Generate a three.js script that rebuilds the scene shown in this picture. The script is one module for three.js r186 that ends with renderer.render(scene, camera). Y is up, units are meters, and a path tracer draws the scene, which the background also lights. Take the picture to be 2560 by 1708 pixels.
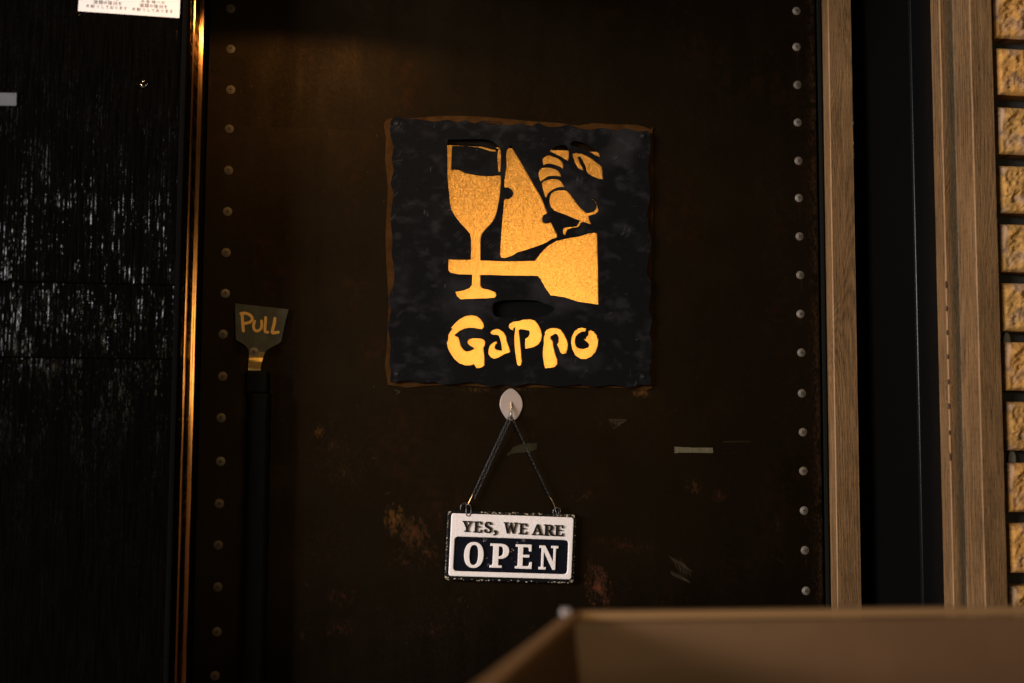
import * as THREE from 'three';
import { RoundedBoxGeometry } from 'three/addons/geometries/RoundedBoxGeometry.js';
import { TextGeometry } from 'three/addons/geometries/TextGeometry.js';
import { mergeGeometries, toCreasedNormals } from 'three/addons/utils/BufferGeometryUtils.js';
import { FontLoader } from 'three/addons/loaders/FontLoader.js';
import { RectAreaLightUniformsLib } from 'three/addons/lights/RectAreaLightUniformsLib.js';

// ------------------------------------------------------------------ camera, sky, exposure
RectAreaLightUniformsLib.init();
const scene = new THREE.Scene();
const W = 2560, H = 1708, F = 2800;                     // the photograph's size and its focal length in its own pixels
const EYE = 1.35;                                       // height of the lens above the ground
const MM = 0.001, UP = EYE + 0.480538;                  // door millimetres -> world metres
const camera = new THREE.PerspectiveCamera(2 * Math.atan(H / 2 / F) * 180 / Math.PI, W / H, 0.05, 60);
camera.rotation.order = 'YXZ';
camera.rotation.set(0.07631795, -0.13244756, 0.00576543);
camera.position.set(0.165565, EYE, 1.370552);
camera.focus = 1.40;
camera.userData.fStop = 2.8;
camera.updateMatrixWorld(true);

const renderer = new THREE.WebGLRenderer();
renderer.toneMapping = THREE.LinearToneMapping;
renderer.toneMappingExposure = 1;
renderer.shadowMap.enabled = true;

{ // night sky over the alley: dim, faintly blue
  const w = 64, h = 32, d = new Float32Array(w * h * 4);
  for (let y = 0; y < h; y++) for (let x = 0; x < w; x++) {
    const k = (y * w + x) * 4, up = Math.max(0, (y + 0.5) / h - 0.5) * 2, g = 1 - 0.35 * up;
    d[k] = 0.0034 * g; d[k + 1] = 0.0036 * g; d[k + 2] = 0.0052 * g; d[k + 3] = 1;
  }
  const t = new THREE.DataTexture(d, w, h, THREE.RGBAFormat, THREE.FloatType);
  t.mapping = THREE.EquirectangularReflectionMapping; t.magFilter = THREE.LinearFilter; t.needsUpdate = true;
  scene.background = t; scene.environment = t;
}
const moon = new THREE.DirectionalLight(0xdfe6ff, 0.004);
moon.position.set(-2, 7, 3); moon.target.position.set(0.4, 1, 0); moon.castShadow = true;
Object.assign(moon.shadow.camera, { left: -5, right: 5, top: 5, bottom: -5, near: 0.1, far: 20 });
scene.add(moon, moon.target);

const LAMP = { at: [100, 70, 300], power: 0.21, color: [1, 0.56, 0.2] };        // door millimetres
const BOX = { at: [-2.75, 1.95, 2.15], size: [1.9, 0.5], power: 82, color: [0.97, 0.93, 0.96] };
const WINDOW = { at: [0.75, 1.62, 2.83], size: [0.85, 0.5], power: 8.6, color: [1, 0.76, 0.39] };

// ------------------------------------------------------------------ helpers
const rng = (s) => () => { s = (s + 0x6d2b79f5) | 0; let t = Math.imul(s ^ (s >>> 15), 1 | s); t = (t + Math.imul(t ^ (t >>> 7), 61 | t)) ^ t; return ((t ^ (t >>> 14)) >>> 0) / 4294967296; };
const hash = (x, y, s) => { let h = Math.imul(x, 374761393) + Math.imul(y, 668265263) + Math.imul(s, 974634777); h = Math.imul(h ^ (h >>> 13), 1274126177); return ((h ^ (h >>> 16)) >>> 0) / 4294967296; };
function noise(x, y, s = 0, px = 0, py = 0) {            // value noise; px, py make it repeat
  const ix = Math.floor(x), iy = Math.floor(y), fx = x - ix, fy = y - iy, u = fx * fx * (3 - 2 * fx), v = fy * fy * (3 - 2 * fy);
  const m = (a, p) => (p ? ((a % p) + p) % p : a), h = (i, j) => hash(m(i, px), m(j, py), s);
  const a = h(ix, iy), b = h(ix + 1, iy), c = h(ix, iy + 1), d = h(ix + 1, iy + 1);
  return a + (b - a) * u + (c - a) * v + (a - b - c + d) * u * v;
}
const fbm = (x, y, s, n = 4) => { let t = 0, a = 0.5, f = 1; for (let i = 0; i < n; i++) { t += a * noise(x * f, y * f, s + i); a *= 0.5; f *= 2.03; } return t / (1 - Math.pow(0.5, n)); };
const clamp = (x, a = 0, b = 1) => Math.min(b, Math.max(a, x));
const step = (a, b, x) => { const t = clamp((x - a) / (b - a)); return t * t * (3 - 2 * t); };
const rgb = (r, g, b) => new THREE.Color().setRGB(r, g, b);
const toS = (x) => (x <= 0.0031308 ? 12.92 * x : 1.055 * Math.pow(x, 1 / 2.4) - 0.055);
function dataTexture(w, h, f, srgb = false, repeat = true) {
  const d = new Uint8Array(w * h * 4);
  for (let y = 0; y < h; y++) for (let x = 0; x < w; x++) {
    const c = f(x, y), k = (y * w + x) * 4;
    for (let i = 0; i < 3; i++) d[k + i] = Math.round(255 * clamp(srgb ? toS(Math.max(0, c[i])) : c[i]));
    d[k + 3] = 255;
  }
  const t = new THREE.DataTexture(d, w, h);
  t.magFilter = THREE.LinearFilter; t.minFilter = THREE.LinearFilter; if (repeat) t.wrapS = t.wrapT = THREE.RepeatWrapping;
  if (srgb) t.colorSpace = THREE.SRGBColorSpace; t.needsUpdate = true; return t;
}
function canvasTexture(c, srgb = true) { const t = new THREE.CanvasTexture(c); if (srgb) t.colorSpace = THREE.SRGBColorSpace; return t; }
const mat = (c, roughness, metalness = 0, more = {}) => new THREE.MeshPhysicalMaterial({ color: Array.isArray(c) ? rgb(...c) : c, roughness, metalness, ...more });

// where a line of sight through a pixel of the photograph meets a plane parallel to the door, z millimetres in front of it; door millimetres
const axes = [0, 1, 2].map((i) => new THREE.Vector3().setFromMatrixColumn(camera.matrixWorld, i));
function mm(px, py, z = 0) {
  const d = axes[0].clone().multiplyScalar((px - W / 2) / F).addScaledVector(axes[1], (H / 2 - py) / F).sub(axes[2]), t = (z * MM - camera.position.z) / d.z;
  return [(camera.position.x + d.x * t) / MM, (camera.position.y + d.y * t - UP) / MM];
}
const world = (x, y, z) => new THREE.Vector3(x * MM, UP + y * MM, z * MM);

const counts = {};
function numbered(name) { const n = counts[name] = (counts[name] ?? -1) + 1; return n ? name + '_' + String(n).padStart(3, '0') : name; }
function shade(m) { m.castShadow = m.receiveShadow = true; return m; }
function thing(name, label, category, at, group) {
  const o = new THREE.Group(); o.name = numbered(name); o.position.copy(at); scene.add(o);
  o.userData = /_(door|frame)$/.test(name) ? { label, category } : { label, category, kind: 'thing' }; if (group) o.userData.group = group; return o;
}
function single(name, label, category, geometry, material, at = new THREE.Vector3()) {
  const o = shade(new THREE.Mesh(geometry, material)); o.name = numbered(name); o.position.copy(at); o.userData = { label, category, kind: 'thing' }; scene.add(o); return o;
}
function part(name, geometry, material, parent, x = 0, y = 0, z = 0) { const o = shade(new THREE.Mesh(geometry, material)); o.name = name; o.position.set(x, y, z); parent.add(o); return o; }
function structure(name, geometry, material, at = new THREE.Vector3()) { const o = shade(new THREE.Mesh(geometry, material)); o.name = name; o.position.copy(at); o.userData.kind = 'structure'; scene.add(o); return o; }
// planar uv in metres from the two named axes
function planar(g, a = 'x', b = 'y', ku = 1, kv = 1, ou = 0, ov = 0) {
  const p = g.attributes.position, get = { x: (i) => p.getX(i), y: (i) => p.getY(i), z: (i) => p.getZ(i) }, uv = new Float32Array(p.count * 2);
  for (let i = 0; i < p.count; i++) { uv[2 * i] = get[a](i) * ku + ou; uv[2 * i + 1] = get[b](i) * kv + ov; }
  g.setAttribute('uv', new THREE.BufferAttribute(uv, 2)); return g;
}
const boxAt = (x0, x1, y0, y1, z0, z1) => new THREE.BoxGeometry(x1 - x0, y1 - y0, z1 - z0).translate((x0 + x1) / 2, (y0 + y1) / 2, (z0 + z1) / 2);
function pathShape(pts, Kind = THREE.Shape) { const s = new Kind(); pts.forEach((p, i) => (i ? s.lineTo(p[0], p[1]) : s.moveTo(p[0], p[1]))); s.closePath(); return s; }
const smooth = (pts, n = 3, t = 0.5) => new THREE.CatmullRomCurve3(pts.map((p) => new THREE.Vector3(p[0], p[1], 0)), true, 'catmullrom', t).getPoints(pts.length * n).slice(0, -1).map((p) => [p.x, p.y]);
// a traced line of pixel pairs read off an enlargement (scale k, corner ox oy) as points on the plane z, metres from origin o (door mm)
function traced(list, k, ox, oy, z, o) { const out = []; for (let i = 0; i < list.length; i += 2) { const [x, y] = mm(ox + list[i] / k, oy + list[i + 1] / k, z); out.push([(x - o[0]) * MM, (y - o[1]) * MM]); } return out; }
const extrude = (shape, depth, bevel = 0, segments = 1) => new THREE.ExtrudeGeometry(shape, { depth: depth - 2 * bevel, bevelEnabled: bevel > 0, bevelSize: bevel, bevelThickness: bevel, bevelOffset: -bevel, bevelSegments: segments, curveSegments: 10 }).translate(0, 0, bevel);
function ribbon(pts, w) {                                                // a brush stroke as a closed outline
  const L = [], R = [], n = pts.length, V = pts.map((p) => new THREE.Vector2(p[0], p[1]));
  for (let i = 0; i < n; i++) {
    const d = V[Math.min(i + 1, n - 1)].clone().sub(V[Math.max(i - 1, 0)]).normalize(), h = (Array.isArray(w) ? w[i] : w) / 2;
    L.push([V[i].x - d.y * h, V[i].y + d.x * h]); R.push([V[i].x + d.y * h, V[i].y - d.x * h]);
    if (i === 0 || i === n - 1) for (let k = 1; k < 5; k++) {
      const a = (k / 5) * Math.PI, s = i ? 1 : -1, q = [V[i].x + s * d.x * Math.sin(a) * h - d.y * Math.cos(a) * h, V[i].y + s * d.y * Math.sin(a) * h + d.x * Math.cos(a) * h];
      if (i) L.push(q); else L.unshift(q);
    }
  }
  return [...L, ...R.reverse()];
}
function curve2(pts, n = 24) { return new THREE.CatmullRomCurve3(pts.map((p) => new THREE.Vector3(p[0], p[1], 0))).getPoints(n).map((p) => [p.x, p.y]); }
function ellipse(rx, ry, n = 40) { return Array.from({ length: n }, (_, i) => [rx * Math.cos((i / n) * 2 * Math.PI), ry * Math.sin((i / n) * 2 * Math.PI)]); }
function roundRect(x0, y0, x1, y1, r) { const p = []; for (const [cx, cy, a] of [[x1 - r, y1 - r, 0], [x0 + r, y1 - r, 1], [x0 + r, y0 + r, 2], [x1 - r, y0 + r, 3]]) for (let k = 0; k <= 6; k++) { const t = (a + k / 6) * Math.PI / 2; p.push([cx + r * Math.cos(t), cy + r * Math.sin(t)]); } return p; }

// ------------------------------------------------------------------ materials
const X0 = -26, X1 = 747, DOOR_TOP = 140;                               // the door leaf, door millimetres
const doorBase = new THREE.Vector3((X0 + X1) / 2 * MM, 0, 0), doorH = UP + DOOR_TOP * MM, doorW = (X1 - X0) * MM;
// the two rows of screws, pixels of the photograph
const SCREWS_LEFT = [[577, 21], [576.7, 122], [576.7, 224], [573, 322], [571, 425.7], [568.6, 528.6], [565, 631.4], [563, 733.5], [557.6, 835.5], [556.7, 941], [552.6, 1044.5], [551.5, 1153.6], [548, 1259], [545.4, 1363], [544, 1468], [542, 1580], [537, 1690]];
const SCREWS_RIGHT = [[1991.8, 27], [1992, 117], [1994.4, 212], [1995, 306], [1997, 402], [1998, 495], [1999.8, 591], [2001.3, 687.6], [2002, 785], [2004, 881.7], [2005.5, 983.5], [2008, 1080.7], [2009, 1178], [2010.8, 1277], [2013, 1376.4], [2015.8, 1477.8], [2018, 1580], [2020, 1684]];
function doorMaps() {
  const w = 1400, h = 2048, c = document.createElement('canvas'); c.width = w; c.height = h;
  const g = c.getContext('2d'), im = g.createImageData(w, h), mc = document.createElement('canvas'); mc.width = w / 2; mc.height = h / 2;
  const mg = mc.getContext('2d'); mg.fillStyle = '#ffffff'; mg.fillRect(0, 0, w, h); mg.scale(0.5, 0.5);   // blue: bare metal, black where rust covers it
  for (let y = 0; y < h; y++) for (let x = 0; x < w; x++) {
    const u = x / w * doorW * 1000, v = y / h * doorH * 1000;            // millimetres from the top left of the leaf
    const big = fbm(u / 170, v / 170, 3), mid = fbm(u / 38, v / 46, 11), fine = hash(x, y, 5) * 0.5 + fbm(u / 3, v / 3, 21, 2) * 0.5;
    const red = step(0.56, 0.78, fbm(u / 60 + 7, v / 90, 31)) * step(0.45, 0.75, fbm(u / 7, v / 7, 41, 3));
    const k = 0.72 + 0.35 * big + 0.25 * (mid - 0.5) + 0.3 * (fine - 0.5), o = (y * w + x) * 4;
    im.data[o] = 255 * toS(0.0155 * k + 0.006 * red); im.data[o + 1] = 255 * toS(0.0102 * k + 0.001 * red); im.data[o + 2] = 255 * toS(0.0053 * k); im.data[o + 3] = 255;
  }
  g.putImageData(im, 0, 0);
  const at = (px, py) => { const [x, y] = mm(px, py, 0); return [(x - X0) / (X1 - X0) * w, (DOOR_TOP - y) * MM / doorH * h]; };
  const r = rng(77), sx = w / (doorW * 1000), sy = h / (doorH * 1000);
  function speckle(px, py, rx, ry, n, color, size = 1.6, turn = 0) {      // rust: many small grains of differing strength
    for (let i = 0; i < n; i++) {
      const a = r() * 2 * Math.PI, q = r(), dx = Math.cos(a) * q * rx, dy = Math.sin(a) * q * ry;
      const [x, y] = at(px + dx * Math.cos(turn) - dy * Math.sin(turn), py + dx * Math.sin(turn) + dy * Math.cos(turn));
      if (fbm(x / 9, y / 9, 91, 2) < 0.38) continue;
      g.globalAlpha = 0.15 + 0.5 * r(); g.fillStyle = color; g.beginPath(); const ea = size * (0.4 + r()), eb = size * (0.3 + 0.6 * r()), et = r() * 3; g.ellipse(x, y, ea, eb, et, 0, 7); g.fill(); mg.globalAlpha = g.globalAlpha; mg.fillStyle = '#000000'; mg.beginPath(); mg.ellipse(x, y, ea, eb, et, 0, 7); mg.fill();
    }
    g.globalAlpha = 1;
  }
  const RUST = '#371d0a', OCHRE = '#46290b', REDDISH = '#321308', PALE = '#8f887d';
  speckle(985, 1300, 26, 42, 260, OCHRE, 2.6); speckle(1035, 1330, 40, 38, 420, RUST, 2.4); speckle(1065, 1380, 70, 40, 260, RUST, 1.6); speckle(1100, 1290, 60, 40, 160, REDDISH, 1.4);
  speckle(797, 1080, 14, 14, 70, OCHRE, 1.8); speckle(830, 1115, 60, 90, 280, RUST, 1.3); speckle(860, 1180, 50, 70, 180, OCHRE, 1.0); speckle(820, 1350, 60, 55, 160, REDDISH, 1.4);
  speckle(1010, 1405, 60, 30, 120, RUST, 1.3); speckle(855, 1490, 40, 26, 130, REDDISH, 1.7); speckle(850, 1570, 40, 22, 130, REDDISH, 1.8); speckle(755, 1590, 24, 40, 80, RUST, 1.3);
  speckle(1495, 1470, 34, 60, 900, '#4c2616', 1.5, -0.2); speckle(1560, 1365, 90, 24, 300, REDDISH, 1.3, 0.1); speckle(1470, 1410, 30, 50, 160, REDDISH, 1.2); speckle(1660, 1520, 40, 20, 120, RUST, 1.2);
  speckle(1732, 1215, 24, 20, 110, RUST, 2.0); speckle(1800, 1240, 24, 14, 70, REDDISH, 1.6); speckle(1460, 1240, 30, 14, 80, RUST, 1.2); speckle(1944, 1310, 8, 30, 50, REDDISH, 1.2);
  speckle(1605, 982, 24, 12, 160, OCHRE, 1.8); speckle(1080, 1580, 120, 90, 260, REDDISH, 1.4); speckle(1150, 1500, 90, 60, 160, RUST, 1.1); speckle(1190, 975, 40, 5, 70, OCHRE, 1.4); speckle(1300, 972, 60, 4, 80, OCHRE, 1.3);
  for (let y = -60; y < 1900; y += 6) { const x = 1992 + (y - 27) * 0.0166; speckle(x + 36, y, 13, 12, 16, '#3b2212', 1.2); speckle(x + 22, y, 20, 12, 5, REDDISH, 1.1); }   // the rusty right edge
  for (let y = 60; y < 1700; y += 10) { const x = 578 - (y - 122) * 0.0259; if (fbm(y / 90, 4, 6) > 0.48) speckle(x + 6, y, 16, 12, 4, REDDISH, 1.1); }
  for (const [x, y] of [...SCREWS_LEFT, ...SCREWS_RIGHT]) { speckle(x, y + 5, 15, 17, 10 + 26 * r(), RUST, 1.2); if (r() < 0.4) speckle(x + 2, y + 30, 4, 30, 26, REDDISH, 1.0); }
  g.lineCap = 'round';
  function scratch(list, width = 0.8, a = 0.5, color = PALE) { g.globalAlpha = a; g.strokeStyle = color; g.lineWidth = width; g.beginPath(); for (let i = 0; i < list.length; i += 2) { const p = at(list[i], list[i + 1]); i ? g.lineTo(...p) : g.moveTo(...p); } g.stroke(); g.globalAlpha = 1; }
  for (let k = 0; k < 13; k++) { const x = 1672 + k * 3.2, y = 1390 + k * 1.6; scratch([x, y, x + 10 + r() * 6, y + 16, x + 16 + r() * 4, y + 28 + r() * 8], 0.6, 0.35 + 0.3 * r()); }
  for (let k = 0; k < 10; k++) { const x = 1676 + k * 4.5, y = 1432 + k * 2.0; scratch([x, y, x + 9, y + 6 + r() * 4], 0.8, 0.5); scratch([1700 + k * 2, 1404 + k * 3, 1696 + k * 2, 1436 + k * 2], 0.5, 0.3); }
  scratch([1700, 1395, 1712, 1418, 1732, 1430], 0.7, 0.5); scratch([1678, 1430, 1700, 1440, 1722, 1454], 1.0, 0.45);
  for (let k = 0; k < 9; k++) { const x = 1522 + k * 4; scratch([x, 1050 + r() * 3, x + 6, 1052 + r() * 4, 1535 + r() * 16, 1058 + r() * 10], 0.5, 0.4); }
  scratch([1524, 1049, 1566, 1050, 1534, 1072, 1524, 1049], 0.6, 0.5);
  scratch([1808, 1105, 1876, 1104], 0.6, 0.5); scratch([1808, 1133, 1842, 1133], 0.5, 0.4, '#4a2a2a'); scratch([985, 975, 1000, 980, 990, 986], 0.7, 0.5);
  scratch([1928, 1385, 1936, 1396], 0.6, 0.35); scratch([1942, 1396, 1962, 1410], 0.6, 0.35); scratch([1440, 1255, 1460, 1240], 0.5, 0.3); scratch([1555, 1480, 1580, 1468], 0.5, 0.25);
  for (let k = 0; k < 70; k++) { const x = 620 + r() * 1380, y = 980 + r() * 700, a = r() * 6, l = 3 + r() * 9; scratch([x, y, x + Math.cos(a) * l, y + Math.sin(a) * l], 0.5 + r() * 0.5, 0.12 + 0.2 * r(), r() < 0.5 ? PALE : '#4a3820'); }
  for (let k = 0; k < 260; k++) { const x = 560 + r() * 1440, y = 20 + r() * 1660, p = at(x, y); g.globalAlpha = 0.15 + r() * 0.25; g.fillStyle = r() < 0.6 ? PALE : OCHRE; g.beginPath(); g.arc(p[0], p[1], 0.4 + r() * 0.6, 0, 7); g.fill(); }
  return [canvasTexture(c), canvasTexture(mc, false)];
}
const doorRough = dataTexture(512, 512, (x, y) => { const k = 0.42 + 0.14 * fbm(x / 40, y / 40, 61) + 0.16 * fbm(x / 9, y / 70, 63, 3) + 0.1 * (hash(x, y, 8) - 0.5); return [k, k, k]; });
doorRough.repeat.set(1, 2.3);
const grain = dataTexture(512, 512, (x, y) => { const k = 0.5 * hash(x, y, 17) + 0.5 * noise(x / 3, y / 3, 18, 171, 171); return [k, k, k]; });
const M = {};
const [doorColor, doorMetal] = doorMaps();
M.door = mat(0xffffff, 1, 1, { map: doorColor, metalnessMap: doorMetal, roughnessMap: doorRough, specularIntensity: 0.1 });
M.black = mat([0.012, 0.012, 0.013], 0.5);
M.blackGloss = mat([0.010, 0.011, 0.014], 0.3);
M.blackDull = mat([0.002, 0.0017, 0.0013], 0.85, 0, { specularIntensity: 0.05 });
M.gap = mat([0.003, 0.003, 0.003], 0.95, 0, { specularIntensity: 0.1 });
M.seal = mat([0.006, 0.0062, 0.0045], 0.85, 0, { specularIntensity: 0.15 });
M.screw = mat([0.185, 0.155, 0.12], 0.6, 0.35, { bumpMap: grain, bumpScale: 0.0001 });
M.screws = [1, 0.8, 0.62, 0.9].map((k, i) => mat([0.142 * k, 0.118 * k * (1 - 0.04 * i), 0.09 * k * (1 - 0.08 * i)], 0.5 + 0.08 * i, 0.35, { bumpMap: grain, bumpScale: 0.00015 }));
M.slot = mat([0.02, 0.018, 0.015], 0.8, 0.2);

function woodMap(seed, arch, worn, mid) {                                           // 1 metre high, 0.12 metre wide
  const w = 320, h = 2048;
  return dataTexture(w, h, (x, y) => {
    const u = x / w * 120, v = y / h * 1000;
    const bend = 3 * fbm(u / 40, v / 300, seed, 3) + (arch ? Math.exp(-Math.pow((v - arch) / 150, 2)) * (5 + 0.0011 * (v - arch) * (v - arch)) * 0.4 * Math.pow((u - mid) / 20, 2) : 0);
    const ring = 0.5 + 0.5 * Math.sin((u * 0.85 + bend * 5 + fbm(u / 8, v / 160, seed + 3, 3) * 6) * 1.6 + (arch ? v * 0.05 * Math.exp(-Math.pow((v - arch) / 160, 2)) : 0));
    const streak = fbm(u * 1.3, v / 26, seed + 9, 3), pore = step(0.66, 0.8, noise(u * 2.4, v / 7, seed + 14)), fine = hash(x, y, seed) - 0.5, tone = fbm(u / 30, v / 120, seed + 20, 3);
    const k = 0.64 + 0.24 * ring + 0.75 * (streak - 0.5) + 0.4 * (tone - 0.5) - 0.26 * pore + 0.14 * fine + worn.reduce((t, e) => t + 0.55 * step(1.5, 0.5, Math.abs(u - e * 1000) / (0.75 + 0.5 * noise(v / 30, e * 99, seed + 50))), 0), y2 = 0.5 + tone * 0.9;  // paler worn edges, with the arris highlights put into the colour
    return [0.186 * k, 0.099 * k * (0.94 + 0.06 * y2), 0.038 * k * (0.82 + 0.18 * y2)];
  }, true);
}
const woodBump = dataTexture(256, 1024, (x, y) => { const k = 0.6 * noise(x / 2.2, y / 40, 71, 116, 25) + 0.4 * noise(x / 1.3, y / 9, 72, 197, 113); return [k, k, k]; });
const wood = (seed, arch, worn, mid) => { const t = woodMap(seed, arch, worn, mid); t.repeat.set(1 / 0.12, 1); const b = woodBump.clone(); b.repeat.set(1 / 0.06, 1 / 0.25); return mat(0xffffff, 0.6, 0, { map: t, bumpMap: b, bumpScale: 0.00035, specularIntensity: 0.45 }); };

// ------------------------------------------------------------------ the setting
const paving = dataTexture(512, 512, (x, y) => { const k = 0.7 + 0.5 * (fbm(x / 60, y / 60, 51) - 0.5) + 0.4 * (hash(x, y, 52) - 0.5); return [0.11 * k, 0.105 * k, 0.1 * k]; }, true);
paving.repeat.set(16, 16);
structure('ground', new THREE.PlaneGeometry(16, 16).rotateX(-Math.PI / 2), mat(0xffffff, 0.8, 0, { map: paving }));

{ // black stained board wall beside the doorway
  const o = thing('board_wall', 'black stained timber wall with coarse vertical grain beside the steel door', 'wall', new THREE.Vector3(-0.9, 0, 0));
  const map = dataTexture(512, 512, (x, y) => { const k = 0.6 + 0.8 * noise(x / 3, y / 24, 33, 171, 22); return [0.0015 * k, 0.0012 * k, 0.0009 * k]; }, true);
  const bump = dataTexture(1024, 2048, (x, y) => {                      // rounded fibres of the grain, 0.3 m x 0.6 m
    const a = noise(x / 5.2, y / 120, 81, 197, 17), b = noise(x / 2.7, y / 90, 82, 379, 23), c = noise(x / 19, y / 400, 83, 54, 5), k = 0.42 * a + 0.3 * b + 0.3 * c;
    return [k, k, k];
  });
  const shine = new Uint8Array(1024 * 2048 * 4);                        // specular strength broken into dashes, which shapes the glints
  for (let y = 0; y < 2048; y++) for (let x = 0; x < 1024; x++) {
    const d = noise(x / 2.6, y / 13, 91, 394, 158), e = noise(x / 1.9, y / 6, 92, 539, 341), f = fbm(x / 60, y / 150, 95, 4), k = (y * 1024 + x) * 4;
    const v = step(0.52, 0.9, 0.62 * d + 0.38 * e + 0.85 * (f - 0.52));
    shine[k] = shine[k + 1] = shine[k + 2] = 255; shine[k + 3] = 255 * (0.004 + 0.996 * v);
  }
  const shineMap = new THREE.DataTexture(shine, 1024, 2048); Object.assign(shineMap, { magFilter: THREE.LinearFilter, minFilter: THREE.LinearFilter, wrapS: THREE.RepeatWrapping, wrapT: THREE.RepeatWrapping, needsUpdate: true });
  map.repeat.set(4, 2); bump.repeat.set(1 / 0.3, 1 / 0.6); shineMap.repeat.set(1 / 0.3, 1 / 0.6);
  const stained = mat(0xffffff, 0.15, 0, { map, bumpMap: bump, bumpScale: 0.001, specularIntensity: 0.22, specularIntensityMap: shineMap });
  const joints = [0, ...[894, 705].map((py) => UP + mm(80, py, 113)[1] * MM), 2.9];
  for (let i = 0; i < 3; i++) {                                          // three boards with tight butt joints
    const g = new RoundedBoxGeometry(1.5685, joints[i + 1] - joints[i] - 0.0008, 0.093 - 0.0004 * i, 2, 0.0008).translate(0.08425, (joints[i] + joints[i + 1]) / 2, 0.0665 - 0.0002 * i);
    part('board', planar(g, 'x', 'y', 1, 1, 0.047 * i, 0), stained, o);
  }
  part('edge_trim', new RoundedBoxGeometry(0.006, 2.9, 0.012, 2, 0.0015).translate(0.8638, 1.45, 0.1145), M.blackDull, o);
  part('backing', boxAt(-0.7, 0.868, 0, 2.9, -0.12, 0.019), M.black, o);
}
{ // left jamb of the doorway with its copper coloured strips
  const o = thing('door_jamb', 'black door jamb with two upright copper strips left of the steel door', 'door frame', world(-31, -UP / MM, 0));
  part('jamb', boxAt(-0.012, 0.0004, 0, doorH, -0.05, 0.044), M.gap, o); part('jamb', boxAt(-0.0125, -0.0016, 0, doorH, 0.0442, 0.099), M.gap, o);
  const brushed = dataTexture(64, 512, (x, y) => { const k = 0.6 * hash(x, 3, 44) + 0.4 * noise(x / 2, y / 60, 45, 32, 8); return [k, k, k]; });
  brushed.repeat.set(60, 2);
  const copperMap = dataTexture(64, 1024, (x, y) => { const k = 0.8 + 0.4 * (noise(x / 3, y / 90, 46) - 0.5) - 0.5 * step(0.86, 0.9, noise(x / 2, y / 14, 47)); return [0.46 * k, 0.215 * k, 0.07 * k]; }, true);
  copperMap.repeat.set(60, 0.6);
  const copper = mat(0xffffff, 0.15, 1, { map: copperMap, bumpMap: brushed, bumpScale: 0.0002 });
  const lip = (px0, px1, z, tilt) => {                                   // a narrow strip turned a little towards the door
    const a = mm(px0, 600, z)[0] + 31, c = mm(px1, 600, z)[0] + 31, w = (c - a) * MM / Math.cos(tilt);
    part('copper_strip', planar(new RoundedBoxGeometry(w, doorH, 0.0024, 3, 0.0006), 'x', 'y').rotateY(tilt).translate((a + c) / 2 * MM, doorH / 2, z * MM - 0.001), copper, o);
  };
  lip(482.3, 495, 46, 0.26); lip(466.5, 472, 101, 0.3);
}
{ // lintel over the recess, above the picture
  const o = thing('lintel', 'black timber lintel across the top of the doorway', 'lintel', new THREE.Vector3(0.4, 2.06, 0));
  part('beam', boxAt(-1.3, 1.9, 0, 0.85, -0.12, 0.125), mat([0.02, 0.018, 0.016], 0.7), o);
  part('head_panel', boxAt(-0.44, 0.43, doorH - 2.06 + 0.001, 0, -0.06, -0.012), M.black, o);
}
{ // right-hand steel frame: a deep black return and a flat face
  const o = thing('steel_frame', 'glossy black steel door frame between the two wooden trims', 'door frame', world(819, -UP / MM, 0));
  part('return_panel', boxAt(0, 0.004, 0, doorH, -0.06, 0.114), M.blackDull, o);
  const edge = new RoundedBoxGeometry(0.034, doorH, 0.006, 3, 0.0014).translate(0.0167, doorH / 2, 0.1155);
  part('face_panel', edge, mat([0.0026, 0.0029, 0.0034], 0.27, 0, { specularIntensity: 0.4 }), o);
  part('back_panel', boxAt(-0.075, 0, 0, doorH, -0.066, -0.06), M.gap, o);
}
{ // slim wooden trim next to the door leaf
  const o = thing('wood_trim', 'slim oak trim with an arched grain next to the rusty right edge of the door', 'trim', world(759, -UP / MM, 0), 'oak trims of the doorway');
  const s = pathShape([[0, -0.05], [0, 0.0138], [0.0012, 0.015], [0.0314, 0.015], [0.032, 0.0144], [0.032, -0.05]].map(([x, z]) => [x, -z]));
  const g = planar(toCreasedNormals(new THREE.ExtrudeGeometry(s, { depth: doorH, bevelEnabled: false, steps: 90 }).rotateX(-Math.PI / 2), 0.7), 'x', 'y');
  const p = g.attributes.position, uv = g.attributes.uv; for (let i = 0; i < p.count; i++) uv.setX(i, p.getX(i) + p.getZ(i) * 0.9);
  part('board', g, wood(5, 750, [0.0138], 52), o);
  // old paint and filler along its right edge
  const blobs = []; const r = rng(9);
  for (let i = 0; i < 46; i++) { const t = r(), y = mm(2135, 235 + 190 * t, 14)[1], b = new THREE.IcosahedronGeometry(0.0008 + 0.0016 * r() * Math.sin(Math.PI * t), 1); b.scale(0.8, 1.8, 0.7); b.translate(0.0322 + 0.0006 * r(), UP + y * MM, 0.0125 + 0.003 * (r() - 0.5)); blobs.push(b); }
  part('sealant_blob', mergeGeometries(blobs), mat([0.012, 0.012, 0.014], 0.22), o).userData.kind = 'stuff';
}
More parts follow.
